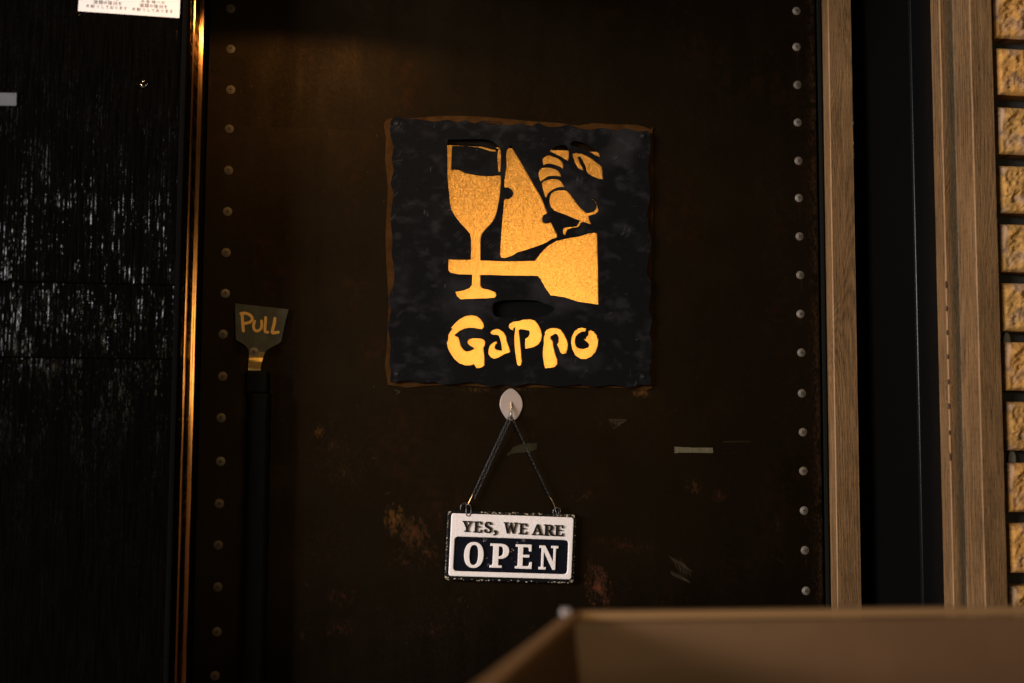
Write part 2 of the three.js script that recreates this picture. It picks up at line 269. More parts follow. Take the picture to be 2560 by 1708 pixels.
{ // stepped trim against the brick wall
  const o = thing('wood_trim', 'broad stepped oak trim with a row of nail holes beside the brick wall', 'trim', world(845, -UP / MM, 0), 'oak trims of the doorway');
  const a = 0.0011, s = pathShape([[0, 0.09], [0, 0.139 - a], [a, 0.139], [0.0165, 0.139], [0.0173, 0.1398], [0.0173, 0.176 - a], [0.0173 + a, 0.176], [0.0444, 0.176], [0.045, 0.1754], [0.045, 0.09]].map(([x, z]) => [x, -z]));
  const g = planar(toCreasedNormals(new THREE.ExtrudeGeometry(s, { depth: 2.05, bevelEnabled: false, steps: 90 }).rotateX(-Math.PI / 2), 0.7), 'x', 'y');
  const p = g.attributes.position, uv = g.attributes.uv; for (let i = 0; i < p.count; i++) uv.setX(i, p.getX(i) + p.getZ(i) * 0.8);
  // a grey-green dirt stain in the inner corner, drawn into a copy of the wood
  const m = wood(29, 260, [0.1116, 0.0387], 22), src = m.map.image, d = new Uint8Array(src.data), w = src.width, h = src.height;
  for (let y = 0; y < h; y++) for (let x = 0; x < w; x++) {
    const u = x / w * 0.12, v = y / h, e = 0.012 + 0.004 * (fbm(v * 22, 2, 55, 3) - 0.5), uc = (0.0173 + 0.139 * 0.8) % 0.12 - 0.0048;
    const k = Math.max(0, 1 - Math.abs(((u - uc + 0.18) % 0.12) - 0.06) / (e * 0.62)) * (0.55 + 0.9 * (fbm(u * 900, v * 260, 56, 3) - 0.35)), q = clamp(k * 1.45) * 0.8, o4 = (y * w + x) * 4;
    d[o4] = d[o4] * (1 - q) + 52 * q; d[o4 + 1] = d[o4 + 1] * (1 - q) + 47 * q; d[o4 + 2] = d[o4 + 2] * (1 - q) + 34 * q;
  }
  const t = new THREE.DataTexture(d, w, h); Object.assign(t, { magFilter: THREE.LinearFilter, minFilter: THREE.LinearFilter, wrapS: THREE.RepeatWrapping, wrapT: THREE.RepeatWrapping, colorSpace: THREE.SRGBColorSpace, needsUpdate: true }); t.repeat.copy(m.map.repeat); m.map = t;
  part('board', g, m, o);
  const hole = mat([0.045, 0.02, 0.008], 0.9), r = rng(4);
  for (const py of [712, 772, 832, 892, 955, 1016, 1082, 1143]) {          // gouged nail holes down the first arris
    const y = mm(2379, py, 139)[1], n = new THREE.IcosahedronGeometry(0.0016, 1); n.scale(0.95, 1.9 + 1.3 * r(), 0.6);
    part('nail_hole', n, hole, o, 0.0009, UP + y * MM, 0.1386);
  }
}

// brick wall
const mortar = dataTexture(256, 256, (x, y) => { const k = 0.7 + 0.6 * (fbm(x / 18, y / 18, 66) - 0.5) + 0.4 * (hash(x, y, 67) - 0.5); return [0.024 * k, 0.021 * k, 0.018 * k]; }, true);
mortar.repeat.set(4, 4);
function brickGeometry(seed, w, h, d) {                                  // a split face brick: chamfered rim, broken face
  const nx = Math.round(w / 0.0024), ny = 26, g = new THREE.BoxGeometry(w, h, d, nx, ny, 1), p = g.attributes.position, col = new Float32Array(p.count * 3), c = 0.0045;
  for (let i = 0; i < p.count; i++) {
    const x = p.getX(i), y = p.getY(i), z = p.getZ(i); let k = 1, deep = 0;
    const X = (x + w / 2) * 1000, Y = (y + h / 2) * 1000, front = z > 0;
    if (front) {
      const edge = Math.min(x + w / 2, w / 2 - x, y + h / 2, h / 2 - y);
      const lump = fbm(X / 10, Y / 11, seed, 4) - 0.5, pit = step(0.54, 0.74, fbm(X / 3.6, Y / 4.4, seed + 5, 3)), fine = hash(Math.round(X * 2), Math.round(Y * 2), seed + 8) - 0.5;
      deep = edge < 0.001 ? -0.0048 : (0.0066 * lump - 0.0022 * pit + 0.0013 * fine) * step(0, c * 1.6, edge);
      if (edge >= 0.001 && edge < c) deep -= 0.0016 * (1 - edge / c);
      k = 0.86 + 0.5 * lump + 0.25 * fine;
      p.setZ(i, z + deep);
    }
    const grey = step(0.5, 0.75, fbm(X / 19, Y / 17, seed + 30, 2)), darkSpecks = step(0.55, 0.72, fbm(X / 4, Y / 5, seed + 40, 4));  // random grey tone and scattered dark specks
    const q = k * (1 - 0.45 * darkSpecks);
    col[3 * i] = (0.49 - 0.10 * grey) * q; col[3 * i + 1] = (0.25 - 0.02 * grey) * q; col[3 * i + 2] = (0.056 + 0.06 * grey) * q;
  }
  g.setAttribute('color', new THREE.BufferAttribute(col, 3)); g.computeVertexNormals(); return planar(g);
}
{
  const BZ = 170, x0 = mm(2506.5, 600, BZ)[0], o = thing('brick_wall', 'wall of rough ochre split face bricks with deep black joints', 'wall', world(x0, -UP / MM, 0));
  part('mortar', planar(boxAt(-0.006, 0.66, 0, 2.9, 0.0, 0.150)), mat(0xffffff, 0.95, 0, { map: mortar }), o);
  const gb = grain.clone(); gb.repeat.set(6, 6); gb.needsUpdate = true;
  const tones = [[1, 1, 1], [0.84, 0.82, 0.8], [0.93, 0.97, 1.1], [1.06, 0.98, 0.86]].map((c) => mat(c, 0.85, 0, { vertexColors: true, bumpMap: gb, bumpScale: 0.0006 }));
  const y0 = mm(2530, 181.5, BZ)[1], pitch = (y0 - mm(2545, 181.5 + 148.9 * 8, BZ)[1]) / 8, bh = pitch * 0.805 * MM, long = [0, 1, 2, 3].map((k) => brickGeometry(200 + 17 * k, 0.21, bh, 0.03)), half = [0, 1].map((k) => brickGeometry(400 + 17 * k, 0.1, bh, 0.03));
  const r = rng(12);
  for (let k = -6; k < 24; k++) {
    const y = UP * 1000 + y0 - k * pitch; if (y < 30 || y > 2870) continue;
    const odd = k & 1; let x = 0;
    for (let j = 0; j < 3; j++) {
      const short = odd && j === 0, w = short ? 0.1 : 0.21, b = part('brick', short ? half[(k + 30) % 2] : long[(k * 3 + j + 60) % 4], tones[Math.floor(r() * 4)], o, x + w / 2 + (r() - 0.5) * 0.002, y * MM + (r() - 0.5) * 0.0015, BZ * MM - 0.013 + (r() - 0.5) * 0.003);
      b.rotation.z = (r() - 0.5) * 0.006; x += w + 0.014;
    }
  }
  const lump = [];
  for (const [px, py, s] of [[2521, 852, 1], [2534, 1150, 1.1], [2537, 1205, 0.6]]) { const [x, y] = mm(px, py, 158), g = new THREE.IcosahedronGeometry(0.0055 * s, 3); g.scale(0.8, 2.0, 0.6); g.translate((x - x0) * MM, UP + y * MM, 0.155); lump.push(g); }
  part('sealant', mergeGeometries(lump), mat([0.2, 0.2, 0.2], 0.7), o);
}

// ------------------------------------------------------------------ the door
const door = thing('steel_door', 'dark rust stained sheet steel door with a row of screws down each side', 'door', doorBase);
{
  const g = boxAt(-doorW / 2, doorW / 2, 0.01, doorH - 0.004, -0.045, 0);
  planar(g, 'x', 'y', 1 / doorW, 1 / doorH, 0.5, 0);
  part('leaf', g, M.door, door);
  part('seal_strip', new RoundedBoxGeometry(0.0065, doorH, 0.012, 2, 0.002).translate(doorW / 2 + 0.0072, doorH / 2, -0.008), M.seal, door);
  part('seal_strip', boxAt(-doorW / 2 - 0.0045, -doorW / 2 - 0.0005, 0, doorH, -0.04, -0.012), M.gap, door);
}
function screwGeometry(R) {                                              // flanged washer head with a cross recess
  const prof = [[R, 0], [R, 0.00055], [R * 0.9, 0.00085], [R * 0.70, 0.0009], [R * 0.64, 0.0014], [R * 0.5, 0.00175], [R * 0.3, 0.0019], [R * 0.001, 0.00195]];
  const lathe = new THREE.LatheGeometry(prof.map((p) => new THREE.Vector2(p[0], p[1])), 28).rotateX(Math.PI / 2);
  return lathe;
}
const headGeometry = screwGeometry(0.0054), R0 = 0.0054;
const crossGeometry = (() => { const a = R0 * 0.44, b = R0 * 0.11; const s = pathShape([[a, b], [b, b], [b, a], [-b, a], [-b, b], [-a, b], [-a, -b], [-b, -b], [-b, -a], [b, -a], [b, -b], [a, -b]]); return extrude(s, 0.0006).translate(0, 0, 0.0014); })();
{
  const r = rng(31);
    for (const [px, py] of [...SCREWS_LEFT, ...SCREWS_RIGHT]) {
    const [x, y] = mm(px, py, 1), s = part('screw', headGeometry, M.screws[Math.floor(r() * 4)], door, x * MM - doorBase.x, UP + y * MM, 0.0001);
    s.rotation.set((r() - 0.5) * 0.09, (r() - 0.5) * 0.09, r() * 6.28);
    part('cross_recess', crossGeometry, M.slot, s);
  }
}

// ------------------------------------------------------------------ the cut-out sign
{
  const O = [360, -268], sign = thing('cutout_sign', 'square black metal sign with gold cut-outs of a wine glass, bottle, shrimp and Gappo', 'sign', world(O[0], O[1], 0));
  const FZ = 9, BZ = 2.5, GZ = 5;
  const z2 = (l, z = FZ) => traced(l, 2.178, 940, 260, z, O), z4 = (l, z = FZ) => traced(l, 4.612, 960, 270, z, O), z5 = (l, z = FZ) => traced(l, 4.356, 1300, 300, z, O), z6 = (l, z = FZ) => traced(l, 5.341, 1090, 760, z, O);
  const outline = [
    ...z4([72, 180, 95, 120, 150, 98, 220, 118, 330, 120, 440, 135, 560, 155, 660, 145, 740, 134, 800, 150, 845, 165, 930, 140, 985, 158, 1035, 180, 1120, 148, 1170, 170, 1210, 188, 1280, 195, 1370, 172]),
    ...z2([575, 92, 640, 108, 720, 115, 800, 105]), ...z5([40, 48, 130, 68, 200, 30, 290, 75, 440, 70, 535, 48, 640, 90, 780, 105, 895, 84, 1070, 118, 1140, 86, 1290, 125, 1400, 120]),
    ...z2([1497, 200, 1490, 300, 1483, 340, 1490, 420, 1495, 500, 1478, 600, 1490, 700, 1500, 760, 1480, 870, 1478, 930, 1500, 970, 1495, 1060, 1488, 1120, 1505, 1180, 1490, 1250, 1505, 1300, 1500, 1400, 1490, 1460, 1500, 1530]),
    ...z2([1440, 1528, 1390, 1545, 1340, 1540, 1280, 1530, 1180, 1542, 1100, 1528, 1000, 1540, 900, 1530, 830, 1522, 760, 1540, 680, 1530, 620, 1540, 520, 1515, 440, 1525, 360, 1530, 320, 1515, 240, 1520, 180, 1508, 120, 1512, 78, 1515]),
    ...z2([82, 1460, 72, 1400, 80, 1330, 75, 1280, 65, 1220, 75, 1160, 82, 1110, 66, 1055, 95, 990, 100, 900, 85, 820, 90, 740, 80, 640, 85, 560, 95, 480, 78, 430, 98, 360, 85, 300, 95, 230, 78, 170]),
  ];
  const glass = [
    ...z4([730, 362, 850, 360, 1000, 357, 1120, 355, 1200, 365, 1270, 388, 1310, 420, 1345, 460, 1357, 500, 1357, 580, 1352, 690, 1350, 740, 1318, 740, 1310, 640, 1304, 560, 1312, 500, 1322, 472, 1300, 468, 1240, 437, 1180, 410, 1130, 397, 1060, 406, 1000, 410, 930, 401]),
    ...z4([1000, 416, 1080, 426, 1150, 440, 1230, 462, 1285, 474, 1296, 490, 1290, 507, 1220, 500, 1150, 476, 1080, 456, 950, 442, 790, 440, 785, 560, 780, 705, 820, 697, 880, 710, 940, 740, 1010, 757, 1100, 770, 1190, 778, 1280, 773, 1357, 770]),
    ...z4([1352, 900, 1340, 1020, 1320, 1130, 1300, 1220, 1278, 1275, 1240, 1330, 1180, 1392, 1140, 1440, 1122, 1492]),
    ...z2([572, 760, 572, 848, 620, 850, 700, 853, 790, 853, 867, 851, 905, 802, 940, 768, 985, 743, 1050, 727, 1110, 718, 1160, 702, 1195, 697, 1208, 701, 1210, 780, 1213, 880, 1214, 980, 1215, 1096, 1175, 1088, 1100, 1078, 1030, 1055, 985, 1047, 950, 1043, 920, 1000, 895, 955, 880, 937]),
    ...z2([800, 936, 700, 935, 620, 932, 572, 932, 572, 985, 580, 1000, 620, 1009, 652, 1022, 660, 1040, 650, 1055, 600, 1060, 520, 1062, 460, 1065, 440, 1048, 430, 1021, 480, 1012, 510, 1000, 521, 985, 523, 931, 450, 929, 405, 920, 393, 905, 394, 842, 450, 845, 515, 845]),
    ...z2([517, 800, 517, 740, 510, 706, 490, 682, 460, 652, 430, 612, 410, 577, 402, 545, 398, 500, 392, 450, 388, 380, 388, 300, 387, 225]),
  ];
  const wedge = [
    ...z2([735, 221, 755, 255, 790, 310, 830, 380, 870, 450, 905, 510, 925, 560, 936, 592]), ...z5([290, 1022, 260, 1035, 248, 1072, 255, 1105, 285, 1123, 320, 1116, 345, 1100, 360, 1140, 385, 1190, 410, 1240, 412, 1278, 370, 1290]),
    ...z2([960, 735, 930, 755, 880, 775, 820, 795, 770, 810, 740, 828, 700, 841, 680, 838, 675, 820, 678, 760, 683, 680, 690, 600, 696, 530, 702, 512, 725, 514, 740, 503, 747, 487, 740, 468, 720, 456, 697, 456, 698, 420, 705, 370, 710, 340, 707, 290, 710, 255, 720, 240]),
  ];
  const holes = [
    smooth(glass, 1), smooth(wedge, 1),
    smooth(z5([325, 330, 360, 305, 410, 280, 470, 272, 515, 285, 535, 310, 540, 370, 528, 450, 500, 435, 440, 400, 380, 370, 330, 345]), 2),
    smooth(z5([318, 375, 370, 392, 420, 412, 462, 445, 480, 490, 470, 535, 440, 515, 380, 490, 320, 478, 280, 483, 255, 492, 245, 450, 250, 415, 280, 392]), 2),
    smooth(z5([240, 520, 300, 510, 350, 515, 400, 535, 435, 560, 455, 612, 440, 618, 390, 610, 330, 612, 290, 625, 250, 655, 222, 672, 210, 640, 200, 590, 215, 545]), 2),
    smooth(z5([300, 645, 360, 635, 420, 640, 455, 665, 480, 705, 493, 728, 450, 730, 400, 740, 350, 765, 310, 800, 290, 848, 275, 840, 260, 790, 245, 740, 238, 690, 262, 662]), 2),
    smooth(z5([420, 757, 490, 755, 530, 775, 560, 810, 600, 870, 640, 925, 690, 975, 730, 1005, 770, 1003, 810, 990, 835, 960, 830, 920, 805, 880, 778, 868, 795, 852, 830, 880, 850, 930, 868, 970, 855, 1000, 820, 1025, 770, 1040, 755, 1045, 765, 1095, 785, 1138, 740, 1130, 690, 1112, 668, 1118, 655, 1150, 625, 1172, 560, 1180, 525, 1192, 512, 1215, 495, 1262, 470, 1240, 465, 1200, 480, 1172, 520, 1160, 580, 1157, 620, 1152, 635, 1130, 650, 1098, 600, 1080, 520, 1045, 440, 1015, 375, 990, 335, 950, 318, 890, 322, 840, 345, 795, 380, 768]), 1),
    smooth(z5([545, 250, 590, 228, 650, 232, 720, 255, 790, 295, 840, 330, 865, 355, 880, 405, 850, 400, 815, 385, 780, 360, 720, 335, 650, 310, 590, 290, 545, 275]), 2),
    smooth(z5([567, 360, 620, 348, 680, 360, 740, 385, 800, 425, 850, 465, 898, 500, 905, 570, 912, 650, 850, 640, 790, 615, 745, 590, 722, 555, 715, 510, 690, 460, 652, 396, 638, 403, 660, 460, 690, 520, 703, 552, 665, 545, 630, 525, 605, 480, 585, 430]), 1),
    smooth(z2([632, 1110, 640, 1085, 680, 1070, 760, 1066, 860, 1068, 920, 1085, 976, 1112, 940, 1145, 870, 1165, 760, 1167, 680, 1163, 640, 1150]), 2),
    smooth(z6([195, 322, 250, 260, 320, 195, 400, 155, 480, 143, 550, 155, 600, 195, 640, 250, 648, 310, 610, 340, 570, 335, 510, 322, 440, 320, 380, 332, 320, 360, 280, 390, 255, 415, 305, 440, 320, 480, 335, 550, 375, 610, 410, 630, 460, 622, 500, 605, 510, 590, 470, 570, 430, 540, 415, 510, 440, 470, 490, 453, 560, 452, 620, 458, 655, 480, 665, 510, 655, 560, 640, 585, 648, 640, 655, 720, 655, 820, 600, 855, 540, 862, 520, 830, 508, 806, 460, 822, 390, 825, 310, 795, 240, 735, 190, 660, 155, 590, 142, 520, 160, 480, 165, 410, 200, 355, 217, 330]), 1),
    smooth(z6([725, 380, 755, 345, 810, 328, 860, 335, 910, 370, 945, 430, 955, 490, 980, 560, 1000, 620, 995, 645, 930, 665, 840, 715, 780, 738, 730, 715, 697, 670, 700, 610, 720, 550, 770, 510, 815, 490, 826, 520, 800, 545, 790, 575, 810, 605, 880, 620, 870, 540, 855, 470, 835, 425, 800, 412, 760, 415, 735, 400]), 1),
    smooth(z6([968, 295, 985, 260, 1040, 232, 1110, 222, 1180, 200, 1260, 195, 1330, 215, 1375, 270, 1410, 340, 1425, 420, 1410, 490, 1370, 545, 1300, 580, 1190, 603, 1187, 540, 1190, 465, 1230, 440, 1250, 400, 1245, 360, 1200, 348, 1125, 340, 1115, 350, 1125, 430, 1135, 540, 1145, 650, 1155, 760, 1148, 815, 1110, 832, 1085, 815, 1070, 740, 1055, 640, 1047, 540, 1045, 440, 1052, 360, 1060, 310, 1045, 320, 1033, 362, 1000, 345, 975, 320]), 1),
    smooth(z6([1450, 380, 1480, 340, 1540, 318, 1620, 315, 1680, 340, 1720, 400, 1755, 470, 1773, 530, 1765, 600, 1745, 660, 1690, 672, 1660, 650, 1640, 600, 1615, 545, 1635, 510, 1638, 450, 1620, 410, 1590, 400, 1570, 415, 1545, 425, 1540, 460, 1570, 490, 1575, 550, 1590, 620, 1610, 690, 1630, 740, 1632, 800, 1590, 845, 1530, 855, 1455, 862, 1438, 800, 1425, 700, 1425, 620, 1437, 540, 1437, 450, 1455, 400]), 1),
    smooth(z6([1990, 375, 1960, 370, 1910, 395, 1875, 440, 1865, 490, 1880, 560, 1920, 590, 1970, 597, 2030, 580, 2045, 550, 2020, 515, 1985, 485, 1955, 460, 2000, 465, 2015, 430, 2035, 410, 2035, 370, 2070, 340, 2120, 365, 2155, 410, 2180, 480, 2170, 560, 2140, 640, 2080, 705, 2000, 740, 1930, 735, 1860, 690, 1820, 610, 1800, 520, 1810, 440, 1850, 360, 1910, 318, 1970, 310, 2020, 325, 2008, 355]), 1),
  ];
  const plate = pathShape(smooth(outline, 2)); holes.forEach((h) => plate.holes.push(pathShape(h, THREE.Path)));
  const span = 340, map = (() => {                                       // black paint, chalky rubbed patches, short scuffs
    const n = 1024, c = document.createElement('canvas'); c.width = c.height = n; const g = c.getContext('2d'), im = g.createImageData(n, n), r = rng(5);
    for (let y = 0; y < n; y++) for (let x = 0; x < n; x++) {
      const cloud = step(0.5, 0.85, fbm(x / 150, y / 130, 101, 6)) + 0.8 * step(0.52, 0.85, fbm(x / 46, y / 30, 111, 5)), k = 0.002 + 0.009 * cloud + 0.003 * hash(x, y, 3), o = (y * n + x) * 4;
      im.data[o] = 255 * toS(k); im.data[o + 1] = 255 * toS(k * 0.95); im.data[o + 2] = 255 * toS(k * 0.96); im.data[o + 3] = 255;
    }
    g.putImageData(im, 0, 0); g.lineCap = 'round';
    for (let i = 0; i < 330; i++) { const x = r() * n, y = r() * n, a = -0.9 + (r() - 0.5) * 1.6, l = 3 + r() * r() * 34; g.strokeStyle = r() < 0.7 ? '#8b8988' : '#7a7068'; g.globalAlpha = 0.05 + 0.4 * r() * r(); g.lineWidth = 0.8 + r() * 4 * r(); g.beginPath(); g.moveTo(x, y); g.quadraticCurveTo(x + l * 0.5 * Math.cos(a) + r() * 4, y + l * 0.5 * Math.sin(a), x + Math.cos(a) * l, y + Math.sin(a) * l); g.stroke(); }
    for (let i = 0; i < 26; i++) { const x = r() * n, y = r() * n, a = -0.9 + (r() - 0.5); for (let k = 0; k < 7; k++) { const l = 8 + 20 * r(); g.strokeStyle = '#9a9894'; g.globalAlpha = 0.05 + 0.12 * r(); g.lineWidth = 1 + 2 * r(); const dx = (r() - 0.5) * 26, dy = (r() - 0.5) * 26; g.beginPath(); g.moveTo(x + dx, y + dy); g.lineTo(x + dx + l * Math.cos(a), y + dy + l * Math.sin(a)); g.stroke(); } }
    return canvasTexture(c);
  })();
  const k = 1000 / span, g = planar(extrude(plate, 0.0022, 0.0003), 'x', 'y', k, k, 0.5, 0.5);
  part('face_plate', g, mat(0xffffff, 0.75, 0, { map, specularIntensity: 0.1 }), sign, 0, 0, (FZ - 2.2) * MM);
  // rusty backing, only a frame round the opening
  const rim = [...z2([42, 112, 62, 84, 110, 76, 180, 78, 260, 72, 400, 64, 560, 69, 700, 80, 850, 94, 1000, 104, 1100, 118, 1180, 104, 1300, 112, 1420, 114, 1500, 140], BZ), ...z2([1506, 150, 1510, 500, 1500, 1000, 1514, 1300, 1502, 1546], BZ), ...z2([1400, 1549, 1100, 1543, 700, 1545, 500, 1534, 300, 1532, 66, 1530], BZ), ...z2([60, 1300, 68, 1100, 58, 900, 52, 700, 64, 450, 49, 300, 54, 180], BZ)];
  const back = pathShape(smooth(rim, 2)); back.holes.push(pathShape(z2([260, 170, 1320, 200, 1320, 1480, 260, 1480], BZ), THREE.Path));
  const rustMap = dataTexture(256, 256, (x, y) => { const q = 0.75 + 0.7 * (fbm(x / 20, y / 20, 121) - 0.5) + 0.35 * (hash(x, y, 122) - 0.5); return [0.05 * q, 0.021 * q, 0.005 * q]; }, true); rustMap.repeat.set(8, 8);
  part('backing_plate', planar(extrude(back, 0.0024)), mat(0xffffff, 0.9, 0, { map: rustMap, specularIntensity: 0.05 }), sign, 0, 0, 0.0001);
  // gold glitter sheet with a hole of its own
  const sheet = pathShape(traced([1092, 362, 1280, 370.5, 1522, 381.5, 1524, 940, 1090, 932], 1, 0, 0, GZ, O));
  sheet.holes.push(pathShape(smooth(z2([618, 1110, 630, 1078, 680, 1062, 760, 1058, 860, 1060, 930, 1078, 990, 1112, 950, 1151, 870, 1172, 760, 1174, 670, 1170, 630, 1155], GZ), 2), THREE.Path));
  const gr = rng(8), n = 512, gold = new Uint8Array(n * n * 4), nrm = new Uint8Array(n * n * 4);
  const ga = () => { let s = 0; for (let i = 0; i < 4; i++) s += gr(); return (s - 2) * 1.7; };
  for (let i = 0; i < n * n; i++) { const a = ga() * 0.062, b = ga() * 0.062, c = 1 / Math.hypot(a, b, 1), v = 0.74 + 0.26 * gr(); nrm.set([127.5 + 127.5 * a * c, 127.5 + 127.5 * b * c, 127.5 + 127.5 * c, 255], i * 4); gold.set([255 * toS(v), 255 * toS(0.48 * v), 255 * toS(0.115 * v), 255], i * 4); }
  const tex = (d, srgb) => { const t = new THREE.DataTexture(d, n, n); Object.assign(t, { magFilter: THREE.LinearFilter, minFilter: THREE.LinearFilter, wrapS: THREE.RepeatWrapping, wrapT: THREE.RepeatWrapping, needsUpdate: true }); if (srgb) t.colorSpace = THREE.SRGBColorSpace; t.repeat.set(1 / 0.24, 1 / 0.24); return t; };
  M.gold = mat(0xffffff, 0.3, 0.95, { map: tex(gold, true), normalMap: tex(nrm), normalScale: new THREE.Vector2(1, 1) });
  part('gold_sheet', planar(extrude(sheet, 0.0008)), M.gold, sign, 0, 0, (GZ - 0.8) * MM);
  part('hole_shade', boxAt(-0.035, 0.065, -0.11, -0.045, 0, 0.0006), M.gap, sign, 0, 0, 0.0006);  // matte black sheet, the shade inside the hole put into colour
  for (const [px, py] of [[992, 309.5], [1607, 340], [992, 935], [1607, 942]]) {
    const [x, y] = mm(px, py, FZ), s = part('screw', headGeometry, mat([0.004, 0.0038, 0.0035], 0.7, 0, { specularIntensity: 0.3 }), sign, (x - O[0]) * MM, (y - O[1]) * MM, FZ * MM - 0.0003); s.scale.setScalar(0.72);
    part('cross_recess', crossGeometry, M.slot, s);
  }
}

// ------------------------------------------------------------------ adhesive hook
let hookAt;
{
  const O = mm(1278, 1012, 2), hook = thing('wall_hook', 'small pointed oval metal hook stuck to the door under the black sign', 'hook', world(O[0], O[1], 0));
  const Z3 = (x, y, z) => traced([x, y], 2.8, 1060, 940, z, O)[0];
  const base = smooth([[608, 87], [648, 108], [680, 150], [692, 200], [680, 250], [650, 300], [612, 312], [578, 300], [545, 250], [531, 205], [540, 150], [570, 108]].map(([x, y]) => Z3(x, y, 3)), 3);
  part('base', extrude(pathShape(base), 0.0022, 0.0006, 2), mat([0.34, 0.27, 0.235], 0.5, 0.4), hook, 0, 0, 0.0003);
  const a = Z3(613, 185, 4), b = Z3(604, 292, 8);
  const c = new THREE.CatmullRomCurve3([[a[0], a[1], 0.0024], [a[0] - 0.0002, a[1] - 0.004, 0.0042], [b[0] + 0.0008, b[1] + 0.006, 0.0085], [b[0], b[1], 0.0105], [b[0], b[1] - 0.0015, 0.0135], [b[0], b[1] + 0.002, 0.0165], [b[0], b[1] + 0.006, 0.017]].map((p) => new THREE.Vector3(...p)));
  const prong = new THREE.TubeGeometry(c, 40, 0.0013, 10); part('prong', prong, mat([0.72, 0.66, 0.6], 0.25, 1), hook);
  hookAt = [O[0] + b[0] * 1000, O[1] + b[1] * 1000];
}

